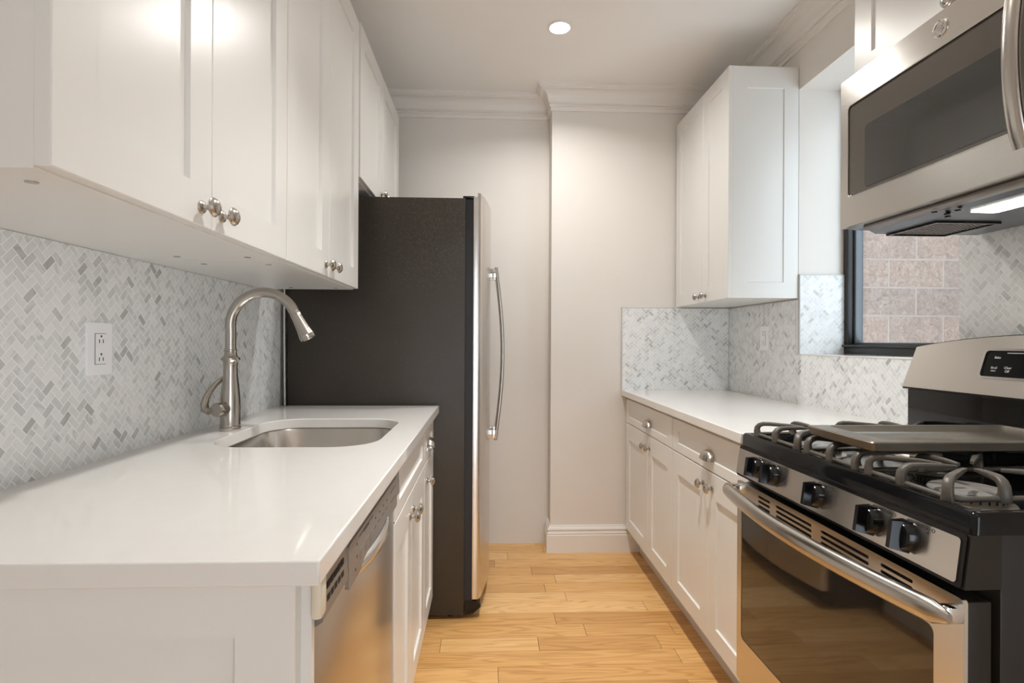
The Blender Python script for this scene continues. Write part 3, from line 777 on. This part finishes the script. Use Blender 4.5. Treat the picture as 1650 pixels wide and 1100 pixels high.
# ------------------------------------------------------------------ range
RC = 1.222                     # centre along Y
y0, y1 = RC - .38, RC + .38
rt = thing('gas_range', 'stainless gas stove with black cooktop, front knobs and oven door', 'stove', (1.37, RC, 0))
MB().box(.803, 1.345, y0 + .002, y1 - .002, .03, .884, .003).build('body', M_rangeside, rt)
# control panel: black housing, tilted stainless fascia
mpx = lambda p, q, y: (p, y, q)
hs = MB().prism([(.803, .798), (.741, .798), (.7525, .8835), (.803, .8835)], y0, y1, mpx).build('control_panel', M_rangeside, rt)
tl = Vector((.7525 - .741, 0, .8835 - .798)).normalized(); nl = Vector((-tl.z, 0, tl.x))
def mpf(u, v, n):
    p = Vector((.741, 0, .798)) + tl * v + nl * n; return (p.x, u, p.z)
MB().plate(rrect(y0 + .004, y1 - .002, .000, .0855, .006), [], 0, .003, mpf).build('panel_border', M_black, hs)
MB().plate(rrect(y0 + .012, y1 - .004, .006, .0775, .006), [], .0025, .0055, mpf).build('fascia', M_steel, hs)
for i, ky in enumerate((1.448, 1.368, 1.178, 1.003, .915)):
    ky = RC + (ky - 1.185) * .985 - .000
    kb = MB(); o = mpf(ky, .045, .005)
    kb.lathe([(0, 0), (.0280, 0), (.0280, .005), (.0262, .009), (.0250, .018), (.0225, .021), (0, .0214)], o, nl, seg=30)
    K = kb.build('knob', M_blackp, hs)
    gb = MB(); g_ = []
    gb.prism([(-.0125, .004), (-.0085, .020), (-.0045, .036), (.0045, .036), (.0085, .020), (.0125, .004)], -.0275, .0275, lambda p, q, s_: mpf(ky + p, .045 + s_ * (1.02 - q * 4), q + .006))
    gb.build('grip', M_black, K)
mk = MB()
for ky in (1.448, 1.368, 1.178, 1.003, .915):
    ky = RC + (ky - 1.185) * .985
    mk.prism([(ky - .040 + .0022 * math.cos(a_), .064 + .0022 * math.sin(a_)) for a_ in [math.pi * 2 * i / 10 for i in range(10)]], .0055, .0060, mpf)
    for dx in (-.010, 0, .010):
        ring = [(.0034 * math.cos(a_), .0034 * math.sin(a_)) for a_ in [math.pi * 2 * i / 12 for i in range(12)]]
        mk.plate([(ky - .040 + dx + p, .071 + q) for p, q in ring], [[(ky - .040 + dx + p * .72, .071 + q * .72) for p, q in ring]], .0055, .0059, mpf)
mk.build('burner_marks', M_print, hs)
# cooktop: rim with recessed pan
ct = MB()
CX0, CX1, CY0, CY1, CZ = .7555, 1.300, y0 - .003, y1 + .003, .920
loops = [rrect(CX0 - .001, CX1, CY0, CY1, .010, 4), rrect(CX0, CX1, CY0, CY1, .010, 4), rrect(CX0 + .004, CX1 - .004, CY0 + .004, CY1 - .004, .009, 4), rrect(CX0 + .014, CX1 - .006, CY0 + .014, CY1 - .014, .010, 4),
         rrect(CX0 + .024, CX1 - .02, CY0 + .024, CY1 - .024, .02, 4), rrect(CX0 + .034, CX1 - .03, CY0 + .034, CY1 - .034, .02, 4)]
zs = [.8845, CZ - .008, CZ - .001, CZ, CZ - .004, CZ - .030]
n = len(loops[0]); pts = [(p, q, z) for l, z in zip(loops, zs) for p, q in l]
fs = [(k * n + i, k * n + (i + 1) % n, (k + 1) * n + (i + 1) % n, (k + 1) * n + i) for k in range(len(loops) - 1) for i in range(n)] + [tuple(range(n)), tuple(range((len(loops) - 1) * n, len(loops) * n))]
cook = ct.faces(pts, fs).build('cooktop', M_black, rt, angle=50)
# burners
BURN = [(.892, RC - .224, .060), (1.150, RC - .226, .045), (.890, RC + .215, .050), (1.150, RC + .215, .050), (1.02, RC, .040)]
for bx_, by_, br in BURN:
    bb = MB().lathe([(0, 0), (br + .012, 0), (br + .010, .003), (br * .96, .005), (br * .98, .017), (br * .93, .019), (0, .019)], (bx_, by_, .8905), seg=40).build('burner', M_burner, rt)
    MB().lathe([(0, 0), (br * 1.02, 0), (br * 1.04, .003), (br * 1.0, .0065), (br * .9, .008), (0, .0085)], (bx_, by_, .9092), seg=40).build('cap', M_cap, bb)
    nt_ = MB(); cnt = 28
    for i in range(cnt):
        a = 2 * math.pi * i / cnt; cc, ss = math.cos(a), math.sin(a)
        R1, R2 = br * .95, br * .9905; hw = .0011
        P = [(bx_ + R * cc - s_ * hw * ss, by_ + R * ss + s_ * hw * cc, z) for z in (.8995, .9088) for R, s_ in ((R1, -1), (R2, -1), (R2, 1), (R1, 1))]
        nt_.faces(P, [(0, 1, 2, 3), (4, 5, 6, 7), (0, 1, 5, 4), (1, 2, 6, 5), (2, 3, 7, 6), (3, 0, 4, 7)])
    nt_.build('flame_slots', M_void, bb, smooth=False)
# grates: low frame bar, posts that curl over into fingers
GX0, GX1, GT = .776, 1.268, .958
def finger(mb, p, d, ln, s0=.016):
    """from the frame at p, up and over along d (2-D), tapering"""
    d = Vector((d[0], d[1], 0)).normalized(); sd = Vector((-d.y, d.x, 0)); p = Vector(p)
    P = [p + Vector((0, 0, -.004)), p + d * -.003 + Vector((0, 0, .010)), p + d * -.002 + Vector((0, 0, .020)), p + d * .004 + Vector((0, 0, .0275)), p + d * .014 + Vector((0, 0, .0315)), p + d * .03 + Vector((0, 0, .0325)),
         p + d * (ln * .7) + Vector((0, 0, .0325)), p + d * ln + Vector((0, 0, .0315))]
    mb.bar(P, [(s0 * 1.25, .018), (s0, .015), (s0 * .95, .0135), (s0 * .9, .0125), (s0 * .85, .0115), (s0 * .75, .0105), (s0 * .6, .009), (s0 * .45, .006)], sd)
def grate(ya, yb, burners, posts):
    g_ = MB(); zf = .9235
    cor = rrect(GX0, GX1, ya, yb, .02, 4); cor.append(cor[0])
    g_.tube([(p, q, zf) for p, q in cor], .0052, 8)
    for (px, py) in posts:
        if not burners: d = (1 if px < 1.02 else -1, 0); ln = .16
        else:
            bxy = min(burners, key=lambda b_: (b_[0] - px) ** 2 + (b_[1] - py) ** 2); d = (bxy[0] - px, bxy[1] - py); ln = math.hypot(*d) - .022
            ln = min(ln, .115)
        finger(g_, (px, py, zf), d, ln)
    return g_.build('grate', M_iron, rt, angle=50)
ymid = RC
nA, nB = RC - .322, RC - .112
grate(nA, nB, [(.892, RC - .226), (1.150, RC - .226)],
      [(GX0, nA + .012), (GX0 + .088, nA), (GX0, nA + .112), (GX0, nB - .012), (GX0 + .115, nB), (1.02, nB), (1.02, nA), (1.15, nA), (1.15, nB), (GX1, nA + .012), (GX1, nB - .012), (GX1, nA + .11)])
fA, fB = RC + .118, RC + .338
grate(fA, fB, [(.890, (fA + fB) / 2), (1.150, (fA + fB) / 2)],
      [(GX0, fA + .012), (GX0, fA + .112), (GX0, fB - .012), (GX0 + .11, fA), (GX0 + .11, fB), (1.02, fA), (1.02, fB), (1.15, fA), (1.15, fB), (GX1, fA + .012), (GX1, fA + .11), (GX1, fB - .012)])
grate(RC - .108, RC + .108, [], [(GX0, RC - .085), (GX0, RC), (GX0, RC + .085), (GX1, RC - .085), (GX1, RC), (GX1, RC + .085)])
# backguard
bg_ = MB()
bg_.box(1.262, 1.350, y0 + .006, y1 - .006, .884, 1.070, .002)
riser = bg_.build('backguard', M_black, rt)
tb_ = Vector((1.288 - 1.248, 0, 1.182 - 1.057)).normalized(); nb_ = Vector((-tb_.z, 0, tb_.x))
def mpb(u, v, n):
    p = Vector((1.250, 0, 1.052)) + tb_ * v + nb_ * n; return (p.x, u, p.z)
top = []
for i in range(17):
    q = i / 16; top.append((y1 - .010 - (y1 - y0 - .020) * q, .131 + .034 * (1 - (2 * q - 1) ** 2)))
poly = [(y0 + .000, .0)] + [(y1 - .000, .0)] + top
MB().prism(poly, -.052, .0, mpb).build('console', M_black, rt)
inner = [(y0 + .001, .004), (y1 - .001, .004)] + [(a, b_ - .003) for a, b_ in top]
disp = rrect(RC - .140, RC + .140, .050, .122, .010)
MB().plate(inner, [disp], 0, .003, mpb).build('console_fascia', M_steel, rt)
rim = MB().plate(rrect(RC - .144, RC + .144, .046, .126, .013), [rrect(RC - .138, RC + .138, .052, .120, .009)], .001, .0055, mpb)
rim.build('display_rim', M_chrome, rt)
dsp = MB().plate(rrect(RC - .139, RC + .139, .051, .121, .009), [], -.002, .0015, mpb).build('display', M_black, rt)
tx = MB()
def bt_(s_, u, v, sz): tx.text(s_, sz, lambda x_, y_, z_: mpb(u - x_, v + y_, .0016 + z_))
bt_('Bake', RC + .106, .103, .0085); bt_('Broil', RC + .108, .076, .0085); bt_('HI/LO', RC + .108, .068, .005)
bt_('Clear', RC + .072, .077, .0085); bt_('Off', RC + .072, .068, .0085); 
tx.prism(rect(RC + .040, RC + .084, .1145, .1160), .0015, .0020, mpb)
tx.build('button_lettering', M_white, dsp, smooth=False)
# oven door
DXF = .741
dz0, dz1 = .205, .782
win_o = rrect(y0 + .058, y1 - .028, .330, .712, .014)
ZS = [(.763, .7695), (.7505, .757), (.738, .7445)]
def slots(a0, a1, rows): return [rrect(a0, a1, l, h, .003, 3) for (l, h) in ZS[:rows]]
holes = [win_o]
SL = [(y0 + .103, y0 + .180, 2), (y0 + .212, y0 + .362, 3), (y0 + .397, y0 + .547, 3), (y0 + .577, y0 + .637, 3)]
SL = [(2 * RC - b_ - .0 if False else a, b_, r_) for a, b_, r_ in SL]
for a, b_, r_ in SL: holes += slots(a, b_, r_)
od = MB().plate(rrect(y0 + .002, y1 - .002, dz0, dz1, .008), holes, 0, .008, faceL(DXF + .008)).build('oven_door', M_steel, rt)
MB().box(DXF + .0085, DXF + .052, y0 + .006, y1 - .006, dz0 + .004, dz1 - .006, .003).build('door_liner', M_rangeside, od)
vb = MB().box(DXF + .0078, DXF + .0090, y0 + .08, y1 - .08, .733, .775); vb.build('vent_backing', M_void, od)
MB().plate(rrect(y0 + .0585, y1 - .0285, .3305, .7115, .014), [], .0015, .0065, faceL(DXF + .008)).build('window_glass', M_glass_dark, od)
P = []; R_ = []; ha, hb = y0 - .006, y1 + .010
for i in range(33):
    q = i / 32; e_ = min(1.0, (min(q, 1 - q) * 32 + .15) / 1.6)
    P.append((DXF - .030 - .042 * math.sin(math.pi * q) ** .9, ha + (hb - ha) * q, .757)); R_.append(.0200 * math.sqrt(max(.02, 1 - (1 - e_) ** 2)))
MB().tube(P, R_, 22, up=(1, 0, 0), ry=.74).build('handle', M_nickel, od)
for yc in (ha + .016, hb - .016):
    MB().box(DXF - .030, DXF + .002, yc - .011, yc + .011, .744, .771, .005).build('handle_mount', M_chrome, od)
MB().box(DXF + .004, .80, y0 + .004, y1 - .004, .045, .198, .006).build('storage_drawer', M_steel, rt)
ft = MB()
for yy_ in (y0 + .05, y1 - .05):
    for xx_ in (.85, 1.30): ft.lathe([(0, 0), (.018, 0), (.018, .010), (.010, .012), (.010, .034), (0, .034)], (xx_, yy_, 0), seg=14)
ft.build_each('foot', M_blackp, rt)
rt.rotation_euler = (0, 0, .018)

# griddle resting on the centre grate
gy0, gy1, gx0, gx1, gz = 1.070, 1.300, .770, 1.262, .9640
g_ = MB()
def gl(ix0, ix1, iy0, iy1, z, r): return [(p, q, z) for p, q in rrect(ix0, ix1, iy0, iy1, r, 4)]
L_ = [gl(gx0 + .012, gx1 - .012, gy0 + .010, gy1 - .010, gz, .012), gl(gx0 + .004, gx1 - .004, gy0 + .002, gy1 - .002, gz + .004, .014), gl(gx0, gx1, gy0, gy1, gz + .020, .010), gl(gx0 + .002, gx1 - .002, gy0 + .002, gy1 - .002, gz + .0225, .010),
      gl(gx0 + .046, gx1 - .012, gy0 + .012, gy1 - .012, gz + .0225, .010), gl(gx0 + .058, gx1 - .022, gy0 + .022, gy1 - .022, gz + .010, .014), gl(gx0 + .066, gx1 - .030, gy0 + .030, gy1 - .030, gz + .007, .014)]
n = len(L_[0]); pts = [p for l in L_ for p in l]
fs = [(k * n + i, k * n + (i + 1) % n, (k + 1) * n + (i + 1) % n, (k + 1) * n + i) for k in range(len(L_) - 1) for i in range(n)] + [tuple(range(n)), tuple(range((len(L_) - 1) * n, len(L_) * n))]
tag(g_.faces(pts, fs).build('griddle', M_griddle, angle=30), 'dark rectangular griddle pan lying across the middle of the stove', 'griddle')

# ------------------------------------------------------------------ microwave
MX, my0, my1, mz0, mz1 = .972, .752, 1.482, 1.500, 1.903
mw = thing('microwave', 'stainless over-range microwave hanging above the stove', 'microwave', (1.37, (my0 + my1) / 2, mz0))
MB().box(MX + .048, XR - .011, my0 + .002, my1 - .002, mz0 + .004, mz1, .003).build('body', M_steel, mw)
mp = faceL(MX + .045)
gw = rrect(.948, my1 - .030, 1.578, 1.826, .012)
md = MB().plate(rrect(.900, my1, mz0, mz1, .003), [gw], 0, .045, mp).build('door', M_steel, mw)
MB().plate(rrect(.949, my1 - .031, 1.579, 1.825, .012), [], .030, .0415, mp).build('door_glass', M_mwglass, md)
MB().plate(rrect(.985, my1 - .093, 1.590, 1.752, .012), [], .040, .0422, mp).build('screen', M_mwscreen, md)
MB().plate(rrect(.9475, my1 - .0295, 1.5775, 1.8265, .0125), [rrect(.9495, my1 - .0315, 1.5795, 1.8245, .011)], .043, .0455, mp).build('glass_rim', M_chrome, md)
cpn = MB().plate(rrect(my0, .897, mz0, mz1, .003), [], 0, .045, mp).build('control_panel', M_black, mw)
kp = MB()
for i in range(4):
    for j in range(3): kp.prism(rrect(.79 + j * .042, .82 + j * .042, 1.56 + i * .04, 1.585 + i * .04, .003, 3), .0445, .0456, mp)
kp.build('keypad', M_blackp, cpn)
P = []
for i in range(17):
    q = i / 16; P.append((MX - .022 - .024 * math.sin(math.pi * q) ** .7, .940, 1.535 + .335 * q))
MB().tube(P, .0155, 16, up=(1, 0, 0), ry=.7).build('handle', M_nickel, md)
st = MB()
for z in (1.55, 1.855): st.box(MX - .028, MX + .001, .930, .950, z - .012, z + .012, .003)
st.build_each('handle_mount', M_chrome, md)
bd = MB(); bo_ = (MX, 1.146, 1.866)
bd.lathe([(0, 0), (.0175, 0), (.0185, .0015), (.0185, .003), (.0165, .0042), (.0150, .0030), (0, .0030)], bo_, (-1, 0, 0), seg=36)
badge = bd.build('badge', M_chrome, md)
bl = MB()
mpl = lambda x_, y_, z_: (MX - .0031 - z_, 1.146 - x_, 1.866 + y_)
bl.text('GE', .0145, mpl, shear=.30)
for a0 in (20, 110, 200, 290):
    P = [mpl(.0122 * math.cos(math.radians(a0 + k * 9)), .0122 * math.sin(math.radians(a0 + k * 9)), .0003) for k in range(7)]
    bl.tube(P, .0005, 6)
bl.build('monogram', M_dwpanel, badge, smooth=False)
tx = MB().text('Profile', .0085, lambda x_, y_, z_: (MX + .0034 - z_, my1 - .052 - x_, 1.589 + y_), shear=.2); tx.build('lettering', mat('faint_grey_print', (.16, .15, .14), .4), md, smooth=False)
# underside
us = MB(); us.prism([(MX + .012, mz0 + .003), (MX + .040, mz0 - .003), (1.05, mz0 - .003), (1.07, mz0 - .012), (XR - .02, mz0 - .012), (XR - .012, mz0 + .003)], my0 + .004, my1 - .004, lambda p, q, y: (p, y, q))
und = us.build('underside', M_mwunder, mw, smooth=False)
MB().box(MX + .030, MX + .075, my0 + .02, my1 - .05, mz0 - .008, mz0 - .001, .002).build('front_rail', M_dwpanel, mw)
for ya in (1.318, .800):
    fl_ = MB(); fx0, fx1, fy0, fy1, fz = 1.110, 1.262, ya, ya + .155, mz0 - .013
    fl_.box(fx0 - .008, fx1 + .008, fy0 - .008, fy0, fz - .004, fz + .002).box(fx0 - .008, fx1 + .008, fy1, fy1 + .008, fz - .004, fz + .002)
    fl_.box(fx0 - .008, fx0, fy0, fy1, fz - .004, fz + .002).box(fx1, fx1 + .008, fy0, fy1, fz - .004, fz + .002)
    flo_ = fl_.build('grease_filter', M_blackp, mw, smooth=False)
    me_ = MB()
    for k in range(15):
        y_ = fy0 + (k + .5) * (fy1 - fy0) / 15; me_.box(fx0, fx1, y_ - .0022, y_ + .0022, fz - .001, fz + .001)
    for k in range(11):
        x_ = fx0 + (k + .5) * (fx1 - fx0) / 11; me_.box(x_ - .0022, x_ + .0022, fy0, fy1, fz - .001, fz + .001)
    me_.build('mesh', M_dwpanel, flo_, smooth=False)
    MB().box(fx0, fx1, fy0, fy1, fz + .0012, fz + .002).build('mesh_backing', M_void, flo_, smooth=False)
MB().plate(rrect(1.100, 1.165, 1.000, 1.215, .008), [], mz0 - .014, mz0 - .011, lambda p, q, t_: (p, q, t_)).build('cooktop_lamp', M_mwlamp, mw)
sc = MB()
for x_, y_ in ((1.06, 1.20), (1.065, 1.235), (1.09, 1.262), (MX + .05, 1.22)): sc.lathe([(0, 0), (.006, 0), (.006, .003), (0, .0035)], (x_, y_, mz0 - .012), (0, 0, -1), seg=12)
sc.build_each('screw', M_blackp, mw)
